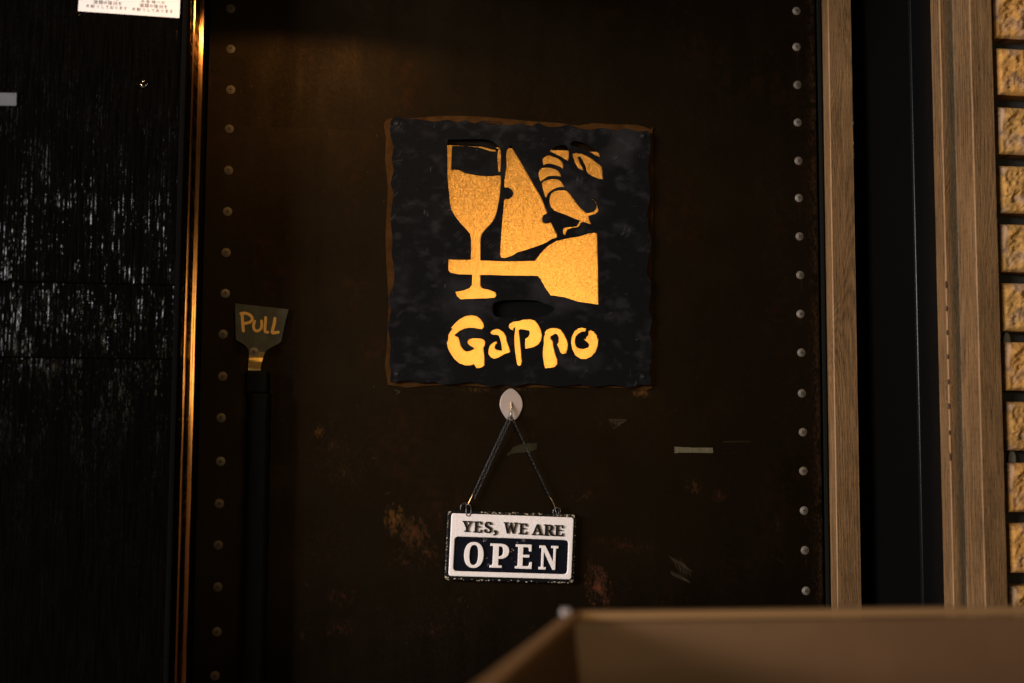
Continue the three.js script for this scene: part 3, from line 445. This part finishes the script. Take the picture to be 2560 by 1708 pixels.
// ------------------------------------------------------------------ hanging open sign
const serif = await new FontLoader().loadAsync('fonts/droid/droid_serif_bold.typeface.json');
{
  const C = [347.5, -625.6], SZ = 10, turn = -2.3 * Math.PI / 180, sign = thing('open_sign', 'worn cast plaque reading YES, WE ARE OPEN hung by two chains from the hook', 'sign', world(C[0], C[1], 0));
  const local = (X, Y, z = SZ) => { const [x, y] = traced([X, Y], 2.8, 1060, 940, z, C)[0], c = Math.cos(-turn), s = Math.sin(-turn); return [x * c - y * s, x * s + y * c]; };
  const tilt = (g) => g.rotateZ(turn);
  const w = 0.1588, h = 0.0845;
  const chipMap = (() => {                                               // black enamel, chipped to pale metal along the rim
    const cw = 1024, ch = 540, c = document.createElement('canvas'); c.width = cw; c.height = ch; const g = c.getContext('2d'), r = rng(19);
    g.fillStyle = '#070709'; g.fillRect(0, 0, cw, ch);
    const chip = (x, y, s) => { g.beginPath(); for (let k = 0; k < 9; k++) { const a = k / 9 * 6.283, q = s * (0.45 + 0.75 * r()); g.lineTo(x + q * Math.cos(a) * 1.5, y + q * Math.sin(a)); } g.closePath(); g.fillStyle = r() < 0.6 ? '#8d8069' : r() < 0.5 ? '#a89e8c' : '#5d4c37'; g.fill(); };
    for (let k = 0; k < 90; k++) { const top = r(); const x = 20 + r() * (cw - 40); if (top < 0.62) chip(Math.pow(r(), 0.9) * cw * 0.72 + cw * 0.26, 3 + r() * 15, 2 + r() * 6); else chip(x, ch - 3 - r() * 13, 2 + r() * 6); }
    for (let k = 0; k < 60; k++) chip(r() < 0.5 ? 4 + r() * 7 : cw - 4 - r() * 9, r() * ch, 1.5 + r() * 3.5);
    for (const [x, y] of [[12, 14], [cw - 14, 14], [14, ch - 14], [cw - 16, ch - 16]]) for (let k = 0; k < 10; k++) chip(x + (r() - 0.5) * 34, y + (r() - 0.5) * 26, 2 + r() * 6);
    return canvasTexture(c);
  })();
  const board = planar(extrude(pathShape(roundRect(-w / 2, -h / 2, w / 2, h / 2, 0.0065)), 0.0055, 0.0014, 4), 'x', 'y', 1 / w, 1 / h, 0.5, 0.5);
  part('board', tilt(board), mat(0xffffff, 0.42, 0, { map: chipMap, bumpMap: grain, bumpScale: 0.0002, specularIntensity: 0.3 }), sign, 0, 0, 0.0035);
  const [fx0, fy1] = local(189, 957), [fx1, fy0] = local(1034, 1429), [nx0, ny1] = local(216, 1124), [nx1, ny0] = local(1001, 1389);
  const field = pathShape(roundRect(fx0 + 0.0006, fy0 + 0.0006, fx1 - 0.0006, fy1 - 0.0006, 0.0032)); field.holes.push(pathShape(roundRect(nx0, ny0, nx1, ny1, 0.0045), THREE.Path));
  const speck = dataTexture(512, 256, (x, y) => { const k = 0.97 + 0.1 * (fbm(x / 30, y / 30, 131) - 0.5), s = step(0.86, 0.9, noise(x / 3.2, y / 3.2, 132)) * step(0.6, 0.8, fbm(x / 60, y / 60, 133, 2)); return [0.79 * k - 0.3 * s, 0.695 * k - 0.32 * s, 0.63 * k - 0.34 * s]; }, true);
  speck.repeat.set(1 / w, 1 / h);
  const cast = dataTexture(256, 256, (x, y) => { const k = 0.5 * noise(x / 5, y / 5, 141, 51, 51) + 0.5 * noise(x / 2, y / 2, 142, 128, 128); return [k, k, k]; }); cast.repeat.set(24, 24);
  const white = mat(0xffffff, 0.55, 0, { map: speck, bumpMap: cast, bumpScale: 0.0004 }), ink = mat([0.006, 0.006, 0.0065], 0.55, 0, { bumpMap: grain, bumpScale: 0.0002, specularIntensity: 0.3 });
  part('field', tilt(planar(extrude(field, 0.0032, 0.0012, 4))), white, sign, 0, 0, 0.0085);
  const nv = (() => { const cw = 512, ch = 176, c = document.createElement('canvas'); c.width = cw; c.height = ch; const g = c.getContext('2d'), r = rng(23); g.fillStyle = '#070a14'; g.fillRect(0, 0, cw, ch);
    const put = (X, Y, n, s) => { for (let k = 0; k < n; k++) { g.fillStyle = r() < 0.6 ? '#a89b8b' : '#7d7163'; g.beginPath(); const x = (X - 216) / 785 * cw + (r() - 0.5) * s * 2.4, y = (Y - 1124 - (X - 216) * 0.042) / 240 * ch + (r() - 0.5) * s * 2.4, q = 0.8 + r() * s * 0.35; for (let j = 0; j < 7; j++) { const a = j / 7 * 6.283, e = q * (0.5 + 0.7 * r()); g.lineTo(x + e * Math.cos(a), y + e * Math.sin(a)); } g.closePath(); g.fill(); } };
    put(425, 1150, 8, 7); put(690, 1160, 9, 7); put(640, 1172, 6, 5); put(605, 1222, 9, 9); put(440, 1280, 4, 3); put(405, 1310, 6, 5); put(455, 1325, 5, 4); put(470, 1365, 4, 3); put(550, 1370, 3, 3); put(615, 1280, 2, 2); put(640, 1310, 3, 4); put(715, 1355, 4, 5); put(905, 1360, 3, 3); put(235, 1205, 2, 2); put(990, 1315, 2, 2); put(700, 1250, 4, 4);
    return canvasTexture(c); })();
  part('name_panel', tilt(planar(extrude(pathShape(roundRect(nx0 - 0.001, ny0 - 0.001, nx1 + 0.001, ny1 + 0.001, 0.004)), 0.0008), 'x', 'y', 1 / (nx1 - nx0), 1 / (ny1 - ny0), -nx0 / (nx1 - nx0), -ny0 / (ny1 - ny0))), mat(0xffffff, 0.4, 0, { map: nv, bumpMap: grain, bumpScale: 0.00015, specularIntensity: 0.18 }), sign, 0, 0, 0.0087);
  function letter(ch, X0, Y0, X1, Y1, m, z, depth) {
    const a = local(X0, Y0), b = local(X1, Y1), g = new TextGeometry(ch, { font: serif, size: 1, depth: 0.2, curveSegments: 6, bevelEnabled: true, bevelThickness: 0.05, bevelSize: 0.02, bevelOffset: -0.005, bevelSegments: 2 });
    g.computeBoundingBox(); const B = g.boundingBox, sx = (b[0] - a[0]) / (B.max.x - B.min.x), sy = (a[1] - b[1]) / (B.max.y - B.min.y);
    g.translate(-B.min.x, -B.min.y, 0.05).scale(sx, sy, depth / 0.3).translate(a[0], b[1], 0); part('letter', tilt(planar(g)), m, sign, 0, 0, z);
  }
  for (const [ch, ...b] of [['Y', 268, 1013, 332, 1092], ['E', 346, 1016, 402, 1097], ['S', 421, 1018, 472, 1100], [',', 484, 1078, 508, 1116], ['W', 556, 1022, 650, 1104], ['E', 662, 1030, 718, 1110], ['A', 754, 1036, 832, 1116], ['R', 836, 1038, 908, 1120], ['E', 912, 1042, 972, 1122]]) letter(ch, ...b, ink, 0.0112, 0.0024);
  for (const [ch, ...b] of [['O', 285, 1160, 412, 1346], ['P', 465, 1172, 590, 1345], ['E', 643, 1178, 753, 1351], ['N', 808, 1186, 933, 1358]]) letter(ch, ...b, white, 0.0093, 0.003);
  // two chains of small links from the hook, brass joining wires, eyelets in the top edge
  const iron = mat([0.055, 0.05, 0.046], 0.32, 0.85), brass = mat([0.55, 0.36, 0.16], 0.35, 1);
  const P = (X, Y, z) => { const [x, y] = traced([X, Y], 2.8, 1060, 940, z, C)[0]; return new THREE.Vector3(x, y, z * MM); };
  function chain(a, b) {
    const L = a.distanceTo(b), n = Math.round(L / 0.0028), gs = [], q = new THREE.Quaternion().setFromUnitVectors(new THREE.Vector3(0, 1, 0), b.clone().sub(a).normalize());
    for (let i = 0; i <= n; i++) { const g = new THREE.TorusGeometry(0.0014, 0.00045, 6, 12); g.scale(0.8, 1.5, 1).rotateY(i % 2 ? 0.95 : -0.75).applyQuaternion(q); const t = i / n, p = a.clone().lerp(b, t); p.z -= 0.0012 * Math.sin(Math.PI * t); g.translate(p.x, p.y, p.z); gs.push(g); }
    const m = part('chain', mergeGeometries(gs), iron, sign); m.userData.kind = 'stuff';
  }
  const wire = (name, pts, r, m, closed = false) => part(name, new THREE.TubeGeometry(new THREE.CatmullRomCurve3(pts, closed), 24, r, 7, closed), m, sign);
  chain(P(590, 300, 13), P(338, 838, 9)); chain(P(604, 312, 12), P(356, 852, 8));
  chain(P(622, 300, 13), P(884, 852, 9));
  wire('joining_wire', [P(340, 828, 9), P(333, 848, 9.6), P(318, 880, 9.4), P(308, 902, 9)], 0.0008, brass); wire('joining_wire', [P(884, 850, 9), P(895, 868, 9.6), P(908, 895, 9.4), P(920, 926, 9)], 0.0008, brass);
  wire('ring', [P(300, 896, 9), P(322, 906, 11), P(330, 935, 11.5), P(318, 980, 12), P(300, 978, 12), P(296, 940, 11)], 0.0006, iron, true);
  wire('ring', [P(920, 925, 9), P(950, 928, 11), P(955, 952, 11.5), P(942, 972, 12), P(928, 960, 11)], 0.0006, iron, true);
  for (const [x, y] of [[278, 918], [925, 950]]) wire('eyelet', [P(x - 22, y + 28, 6), P(x - 16, y - 12, 6), P(x + 8, y - 26, 6), P(x + 20, y - 4, 6), P(x + 16, y + 30, 6)], 0.0011, iron);
}

// ------------------------------------------------------------------ pull handle made of a scraper
{
  const zp = (X, Y, z, O) => traced([X, Y], 3.919, 500, 700, z, O)[0];
  const O = mm(500 + 530 / 3.919, 700 + 708 / 3.919, 6), h = thing('pull_handle', 'door handle made from a kitchen turner with PULL hand-painted on its blade', 'door handle', world(O[0], O[1], 0));
  const p = (X, Y, z = 8) => zp(X, Y, z, O);
  const steelMap = dataTexture(256, 256, (x, y) => { const k = 0.8 + 0.5 * (fbm(x / 30, y / 30, 151) - 0.5) + 0.2 * (hash(x, y, 152) - 0.5); return [0.068 * k, 0.063 * k, 0.046 * k]; }, true); steelMap.repeat.set(12, 12);
  const steel = mat(0xffffff, 0.5, 0.9, { map: steelMap });
  const blade = [[342, 228], [868, 288], [840, 400], [795, 606], [770, 625], [700, 662], [655, 690], [636, 716], [476, 706], [470, 682], [452, 655], [425, 632], [350, 588], [345, 500]].map(([x, y]) => p(x, y, 8));
  part('blade', planar(extrude(pathShape(blade), 0.0012, 0.0003)), steel, h, 0, 0, 0.0068);
  { // the neck, bent out from the door into the grip
    const rows = [[476, 636, 706, 8], [480, 628, 730, 8.4], [480, 618, 752, 9.4], [478, 612, 778, 11.0], [475, 606, 804, 12.7], [472, 600, 828, 14.2], [471, 596, 848, 14.8], [470, 592, 890, 15.1]];
    const fine = []; const c = new THREE.CatmullRomCurve3(rows.map(([a, , y, z]) => new THREE.Vector3(a, y, z))), d = new THREE.CatmullRomCurve3(rows.map(([, b, y, z]) => new THREE.Vector3(b, y, z)));
    const A = c.getPoints(28), B = d.getPoints(28), pos = [], idx = [], uv = [];
    for (let i = 0; i < A.length; i++) for (const back of [0, 1]) { const l = p(A[i].x, A[i].y, A[i].z), r2 = p(B[i].x, B[i].y, B[i].z), z0 = A[i].z * MM - back * 0.0012, z1 = B[i].z * MM - back * 0.0012; pos.push(l[0], l[1], z0, r2[0], r2[1], z1); uv.push(0, i, 1, i); }
    for (let i = 0; i < A.length - 1; i++) { const a = i * 4, b = a + 4; idx.push(a, b, a + 1, a + 1, b, b + 1, a + 2, a + 3, b + 2, a + 3, b + 3, b + 2, a, a + 2, b, b, a + 2, b + 2, a + 1, b + 1, a + 3, b + 1, b + 3, a + 3); }
    const e = (A.length - 1) * 4; idx.push(0, 1, 2, 1, 3, 2, e, e + 2, e + 1, e + 1, e + 2, e + 3);
    let g = new THREE.BufferGeometry(); g.setAttribute('position', new THREE.Float32BufferAttribute(pos, 3)); g.setAttribute('uv', new THREE.Float32BufferAttribute(uv, 2)); g.setIndex(idx); g.computeVertexNormals(); g = toCreasedNormals(g, 0.6);
    part('neck', g, mat([0.92, 0.64, 0.2], 0.2, 1, { roughnessMap: null }), h);  // yellow lamp reflection is put into the base colour
  }
  const [sx, sy] = p(527, 708, 9), s = part('screw', headGeometry, M.screw, h, sx, sy, 0.0079); s.scale.set(1.05, 1.05, 1.2); part('cross_recess', crossGeometry, M.slot, s);
  const paint = mat([0.66, 0.37, 0.075], 0.6, 0), glyph = (list, w) => list.forEach((pts, i) => part('letter_stroke', extrude(pathShape(ribbon(curve2(pts.map(([x, y]) => p(x, y, 8.2))), w * 0.13 * MM)), 0.0003), paint, h, 0, 0, 0.00802 + 0.00006 * i));
  glyph([[[412, 335], [416, 400], [420, 450], [424, 500]], [[400, 330], [440, 326], [490, 345], [512, 385], [490, 412], [450, 424], [432, 427]]], 26);
  glyph([[[536, 405], [524, 440], [528, 478], [550, 500], [580, 492], [600, 470], [604, 430], [602, 402]]], 24);
  glyph([[[642, 368], [640, 420], [636, 470], [640, 508], [664, 512]]], 25); glyph([[[733, 378], [726, 430], [712, 485], [710, 518], [740, 516], [764, 512]]], 28);
  // black forged grip and bar down the door
  const [gx0, gy1] = p(446, 884, 30), [gx1, gy0] = p(668, 1120, 30), grip = mat([0.003, 0.0028, 0.0025], 0.6, 0, { specularIntensity: 0.12 });
  part('grip', new RoundedBoxGeometry(gx1 - gx0, gy1 - gy0, 0.030, 4, 0.004).translate((gx0 + gx1) / 2, (gy0 + gy1) / 2, 0.0165), grip, h);
  const [bx0, by1] = p(462, 1112, 40), [bx1] = p(684, 1112, 40), len = 1.0;
  const forged = new THREE.BoxGeometry(bx1 - bx0, len, 0.022, 8, 160, 4), q = forged.attributes.position;
  for (let i = 0; i < q.count; i++) { const x = q.getX(i), y = q.getY(i), e = 0.0009 * (fbm(y * 60, x > 0 ? 3 : 9, 161, 3) - 0.5) * 2; q.setX(i, x * (1 - 0.00 * Math.abs(x)) + Math.sign(x) * e); if (q.getZ(i) > 0) q.setZ(i, q.getZ(i) + 0.0012 * (fbm(x * 90, y * 60, 162, 3) - 0.5) - (Math.abs(x) > (bx1 - bx0) / 2 - 0.002 ? 0.003 : 0) - (y > len / 2 - 0.003 ? 0.003 : 0)); }
  forged.computeVertexNormals();
  part('bar', forged.translate((bx0 + bx1) / 2, by1 - len / 2, 0.0255), mat([0.0022, 0.0018, 0.0014], 0.55, 0, { specularIntensity: 0.1 }), h);
  part('bracket', new RoundedBoxGeometry(0.018, 0.03, 0.028, 2, 0.002).translate((bx0 + bx1) / 2, by1 - len + 0.03, 0.013), grip, h);
}

// ------------------------------------------------------------------ tape, notice, nail
function strip(name, label, category, corners, z, m, thick = 0.0002) { const O = mm(corners[0], corners[1], z), g = planar(extrude(pathShape(traced(corners, 1, 0, 0, z, O)), thick)); return single(name, label, category, g, m, world(O[0], O[1], z)); }
const tapeMap = dataTexture(256, 64, (x, y) => { const k = 0.8 + 0.35 * (hash(x >> 1, 3, 171) - 0.5) + 0.4 * (fbm(x / 9, y / 9, 172) - 0.5); return [0.085 * k, 0.067 * k, 0.03 * k]; }, true); tapeMap.repeat.set(12, 40);
strip('tape_strip', 'straight khaki strip of old tape stuck to the door near its right side', 'tape', [1686, 1117, 1735, 1119.5, 1782, 1119.5, 1782.5, 1133, 1740, 1132, 1700, 1132, 1686.5, 1133.5], 0.3, mat(0xffffff, 0.7, 0, { map: tapeMap }));
strip('tape_strip', 'torn curved scrap of faded tape on the door behind the sign chains', 'tape', [1266, 1137, 1275, 1130, 1282, 1118, 1300, 1112, 1325, 1108, 1342, 1108, 1342, 1124, 1318, 1131, 1296, 1132, 1280, 1134, 1269, 1141], 0.3, mat([0.022, 0.017, 0.008], 0.85, 0, { specularIntensity: 0.1 }));
{
  const m = dataTexture(128, 96, (x, y) => { const k = 0.8 + 0.5 * (fbm(x / 20, y / 14, 181) - 0.5), s = x < 60 ? step(0.5, 0.7, fbm(x / 9, y / 9, 182, 3)) : 0; return [0.05 * k + 0.05 * s, 0.048 * k + 0.015 * s, 0.053 * k - 0.005 * s]; }, true); m.repeat.set(1 / 0.05, 1 / 0.04);
  strip('tape_piece', 'small grey square of tape on the black timber wall', 'tape', [-60, 231, 41.5, 232.5, 40.5, 264.5, -60, 263], 113.4, mat(0xffffff, 0.6, 0, { map: m }));
}
{ // paper notice, printed in Japanese: we decline to serve alcohol
  const G = {
    お: '15,32 60,30;35,10 36,80 22,85 14,74 30,60 60,50 82,62 78,82 58,90;70,18 86,32', 断: '10,15 10,88 48,88;28,12 28,80;14,45 46,45;16,25 22,38;42,24 36,38;28,45 14,70;28,45 46,68;88,12 60,22 60,60 52,90;60,42 95,42;78,42 78,92',
    り: '30,15 28,50 34,60;68,12 70,50 62,75 45,92', し: '32,10 30,70 42,88 62,84 80,64', て: '14,22 84,18;80,19 52,40 46,62 56,82 74,88', ま: '20,25 82,24;22,44 80,43;50,8 50,78 34,88 22,78 34,66 60,72 82,86',
    す: '10,25 90,24;55,8 55,55 44,66 34,56 44,44 56,52 55,70 40,92', の: '52,25 46,60 32,82 18,70 16,46 36,24 62,22 84,42 82,66 60,88', を: '18,22 76,20;46,8 36,36 22,54;24,52 42,42 52,52 50,68;84,38 52,56 38,74 48,88 80,88',
    酒: '12,14 22,22;8,38 18,46;10,88 26,60;34,16 94,16;40,34 40,92;90,34 90,92;40,34 90,34;54,16 54,55 46,62;74,16 74,56 84,58;40,70 90,70;40,90 90,90',
    類: '8,22 46,22;27,8 27,46;14,10 20,18;40,10 34,18;26,24 8,44;28,24 46,40;6,62 48,62;28,50 26,66 8,92;28,64 48,90;54,14 96,14;74,14 70,26;58,28 58,74;92,28 92,74;58,28 92,28;58,43 92,43;58,58 92,58;58,74 92,74;66,76 54,92;82,76 96,92',
    提: '6,30 36,28;22,8 22,84 12,80;6,62 36,52;48,12 48,46;84,12 84,46;48,12 84,12;48,28 84,28;48,45 84,45;40,58 94,58;66,58 66,88;66,72 88,72;52,68 48,82 38,94;46,82 66,90 96,92', 供: '26,8 8,46;18,34 18,94;34,34 94,34;34,62 98,62;50,12 50,62;78,12 78,62;50,72 34,92;76,72 92,92',
    客: '50,4 50,14;12,28 12,16 88,16 88,28;44,22 22,48;36,32 70,32 16,66;38,38 88,64;32,66 32,92;70,66 70,92;32,66 70,66;32,90 70,90', 様: '6,30 40,30;22,8 22,94;22,34 6,64;24,40 38,56;52,10 58,20;84,10 76,20;46,26 94,26;50,40 90,40;44,54 96,54;70,26 70,92 62,86;50,66 58,72;60,74 44,90;90,62 76,74;72,68 96,90', へ: '8,58 38,32 92,70',
  };
  const cw = 1536, ch = 768, c = document.createElement('canvas'); c.width = cw; c.height = ch; const g = c.getContext('2d');
  g.fillStyle = '#cfc9c3'; g.fillRect(0, 0, cw, ch); g.strokeStyle = '#140a08'; g.lineCap = 'round'; g.lineJoin = 'round';
  function line(text, x0, x1, yc, size, kana = 0.82) {
    const wd = [...text].map((t) => (/[お-んのへをりしてま]/.test(t) ? kana : 1)), sum = wd.reduce((a, b) => a + b, 0); let x = x0;
    [...text].forEach((t, i) => { const cell = (x1 - x0) * wd[i] / sum, s = size * (wd[i] < 1 ? 0.88 : 1), ox = x + cell / 2 - s / 2, oy = yc - s / 2; g.lineWidth = s * (wd[i] < 1 ? 0.11 : 0.085);
      for (const st of G[t].split(';')) { g.beginPath(); st.split(' ').forEach((q, k) => { const [a, b] = q.split(',').map(Number); k ? g.lineTo(ox + a / 100 * s, oy + b / 100 * s) : g.moveTo(ox + a / 100 * s, oy + b / 100 * s); }); g.stroke(); } x += cell; });
  }
  for (const o of [0, 0.4535]) {
    line('お断りしております', (0.07 + o) * cw, (0.485 + o) * cw, ch - 0.062 * cw, 0.043 * cw);
    line('酒類の提供を', (0.139 + o) * cw, (0.425 + o) * cw, ch - 0.107 * cw, 0.045 * cw, 0.75);
    line('お客様への', (0.155 + o) * cw, (0.40 + o) * cw, ch - 0.150 * cw, 0.040 * cw, 0.8);
  }
  const z = 114, A = mm(194.8, 27.8, z), B = mm(448.2, 45.2, z), wd = Math.hypot(B[0] - A[0], B[1] - A[1]) * MM, an = Math.atan2(B[1] - A[1], B[0] - A[0]), ht = wd / 2;
  const sheet = new THREE.BoxGeometry(wd, ht, 0.0003, 20, 8, 1).translate(wd / 2, ht / 2, 0); planar(sheet, 'x', 'y', 1 / wd, 1 / ht); sheet.rotateZ(an);
  single('paper_notice', 'white paper notice with two columns of Japanese print on the black timber wall', 'notice', sheet, mat(0xffffff, 0.85, 0, { map: canvasTexture(c) }), world(A[0], A[1], z));
}
{
  const [x, y] = mm(360, 205, 114), n = thing('wall_nail', 'tiny shiny nail with a wire clip in the black timber wall', 'nail', world(x, y, 113));
  const m = mat([0.5, 0.42, 0.3], 0.25, 1);
  part('head', new THREE.SphereGeometry(0.0016, 14, 10).translate(0, 0, 0.003), m, n);
  part('clip', new THREE.TorusGeometry(0.0028, 0.0005, 6, 18, Math.PI).rotateZ(Math.PI).translate(0, -0.0028, 0.002), m, n);
}

// ------------------------------------------------------------------ out-of-focus metal box in front
{
  const RY = -601.3, top = UP + RY * MM, b = thing('metal_bin', 'open-topped bronze metal box close to the camera below the open sign', 'metal box', new THREE.Vector3(0.5, 0, 0.8));
  const bronzeMap = dataTexture(256, 256, (x, y) => { const k = 0.85 + 0.4 * (fbm(x / 40, y / 50, 191) - 0.5); return [0.115 * k, 0.056 * k, 0.025 * k]; }, true); bronzeMap.repeat.set(3, 3);
  const bronze = mat(0xffffff, 0.45, 0.3, { map: bronzeMap });
  const litLipMetal = mat([0.30, 0.17, 0.075], 0.45, 0.6);  // orange lamp light on the rim is put into this tint
  // plan of the rim in door millimetres: back left, back right, front right, front left
  const rim = [[303, 651], [980, 671], [1040, 1010], [158, 1010]], foot = [[412, 731], [880, 745], [930, 940], [300, 940]];
  const V = (p, y) => new THREE.Vector3(p[0] * MM - 0.5, y, p[1] * MM - 0.8);
  function wall(i, j, m = bronze) {
    const P = [V(rim[i], top - 0.004), V(rim[j], top - 0.004), V(foot[j], 0.01), V(foot[i], 0.01)], n = P[1].clone().sub(P[0]).cross(P[3].clone().sub(P[0])).normalize().multiplyScalar(0.003), Q = P.map((p) => p.clone().add(n)), pos = [];
    const quad = (a, c, d, e) => { for (const p of [a, c, d, a, d, e]) pos.push(p.x, p.y, p.z); };
    quad(...P); quad(Q[0], Q[3], Q[2], Q[1]); for (let k = 0; k < 4; k++) quad(P[k], Q[k], Q[(k + 1) % 4], P[(k + 1) % 4]);
    const g = new THREE.BufferGeometry(); g.setAttribute('position', new THREE.Float32BufferAttribute(pos, 3)); g.computeVertexNormals(); planar(g, 'x', 'y'); part('side', g, m, b);
  }
  wall(0, 1); wall(1, 2); wall(2, 3); wall(3, 0);
  const bar = (p, q, w, h, m = bronze) => { const a = V(p, top), c = V(q, top), d = c.clone().sub(a), g = new RoundedBoxGeometry(d.length(), h, w, 3, 0.0012); g.rotateY(-Math.atan2(d.z, d.x)); const e = a.add(c).multiplyScalar(0.5); planar(g.translate(e.x, e.y, e.z), 'x', 'z'); part('rim', g, m, b); };
  bar(rim[0], rim[1], 0.008, 0.0055, litLipMetal); bar(rim[1], rim[2], 0.008, 0.0055, litLipMetal); bar(rim[2], rim[3], 0.008, 0.0055, litLipMetal); bar(rim[3], rim[0], 0.009, 0.0055, litLipMetal);
  const cap = V([297, 653], top + 0.0022); part('corner_cap', new RoundedBoxGeometry(0.0065, 0.006, 0.007, 3, 0.0015).translate(cap.x, cap.y, cap.z), mat([0.26, 0.22, 0.2], 0.5, 0.3), b);
  const base = pathShape(foot.map(([x, z]) => [x * MM - 0.5, -(z * MM - 0.8)])); part('base', extrude(base, 0.006).rotateX(-Math.PI / 2).translate(0, 0.004, 0), bronze, b);
}

// ------------------------------------------------------------------ what lights the place, outside the picture
{ // shaded lamp over the doorway
  const [x, y, z] = LAMP.at, l = thing('wall_lamp', 'shaded filament lamp on a bracket above the doorway', 'lamp', world(x, y, z));
  const R = 0.09, drop = R / 3.9, shade_ = new THREE.LatheGeometry([[0.012, 0.075], [0.03, 0.07], [0.06, 0.035], [R, -drop], [R + 0.0015, -drop], [0.0615, 0.0365], [0.031, 0.0715], [0.012, 0.0765]].map((p) => new THREE.Vector2(...p)), 48);
  part('lamp_shade', shade_, mat([0.02, 0.02, 0.02], 0.6), l);
  part('socket', new THREE.CylinderGeometry(0.0125, 0.0125, 0.05, 20).translate(0, 0.07, 0), M.black, l);
  part('bulb', new THREE.SphereGeometry(0.011, 20, 14), new THREE.MeshStandardMaterial({ color: 0x000000, emissive: rgb(...LAMP.color), emissiveIntensity: 30 }), l);
  part('bracket', new THREE.TubeGeometry(new THREE.CatmullRomCurve3([[0, 0.09, 0], [0, 0.17, -0.01], [0, 0.21, -0.08], [0, 0.21, -0.178]].map((p) => new THREE.Vector3(...p))), 24, 0.006, 10), M.black, l);
  const p = new THREE.PointLight(rgb(...LAMP.color), LAMP.power); p.name = 'lamp_light'; p.castShadow = true; p.shadow.radius = 0.32; l.add(p);
}
{ // tall white light box on the street
  const at = new THREE.Vector3(...BOX.at), [w, h] = BOX.size, o = thing('light_box', 'tall white illuminated sign box standing across the alley', 'light box', new THREE.Vector3(at.x, 0, at.z));
  o.lookAt(0.45, 0, 0.1);
  const y = at.y;
  part('housing', boxAt(-w / 2 - 0.03, w / 2 + 0.03, y - h / 2 - 0.03, y + h / 2 + 0.03, -0.16, -0.004), M.black, o);
  part('post', boxAt(-0.05, 0.05, 0, y - h / 2 - 0.03, -0.13, -0.03), M.black, o);
  part('lit_panel', new THREE.BoxGeometry(w, h, 0.004).translate(0, y, -0.002), new THREE.MeshStandardMaterial({ color: 0x101010, emissive: rgb(...BOX.color), emissiveIntensity: 1 }), o);
  const a = new THREE.RectAreaLight(rgb(...BOX.color), BOX.power, w, h); a.name = 'box_light'; a.position.set(0, y, 0.004); a.rotation.y = Math.PI; o.add(a);
}
{ // facade opposite with a warm shop window
  const at = new THREE.Vector3(...WINDOW.at), [w, h] = WINDOW.size, o = thing('opposite_facade', 'dark plastered facade across the alley with one warm lit window', 'building', new THREE.Vector3(at.x, 0, at.z));
  const s = pathShape([[-5, 0], [5, 0], [5, 3.6], [-5, 3.6]]); s.holes.push(pathShape([[-w / 2, at.y - h / 2], [w / 2, at.y - h / 2], [w / 2, at.y + h / 2], [-w / 2, at.y + h / 2]], THREE.Path));
  part('wall', extrude(s, 0.2).translate(0, 0, 0.01), mat([0.10, 0.09, 0.08], 0.9), o);
  const f = part('window', extrude((() => { const q = pathShape([[-w / 2, at.y - h / 2], [w / 2, at.y - h / 2], [w / 2, at.y + h / 2], [-w / 2, at.y + h / 2]]), e = 0.03; q.holes.push(pathShape([[-w / 2 + e, at.y - h / 2 + e], [w / 2 - e, at.y - h / 2 + e], [w / 2 - e, at.y + h / 2 - e], [-w / 2 + e, at.y + h / 2 - e]], THREE.Path)); return q; })(), 0.05).translate(0, 0, 0.03), M.black, o);
  part('lit_pane', new THREE.BoxGeometry(w - 0.06, h - 0.06, 0.004).translate(0, at.y, 0.07), new THREE.MeshStandardMaterial({ color: 0x101010, emissive: rgb(...WINDOW.color), emissiveIntensity: 1 }), f);
  const a = new THREE.RectAreaLight(rgb(...WINDOW.color), WINDOW.power, w - 0.06, h - 0.06); a.name = 'window_light'; a.position.set(0, at.y, 0.02); o.add(a);
}

renderer.render(scene, camera);
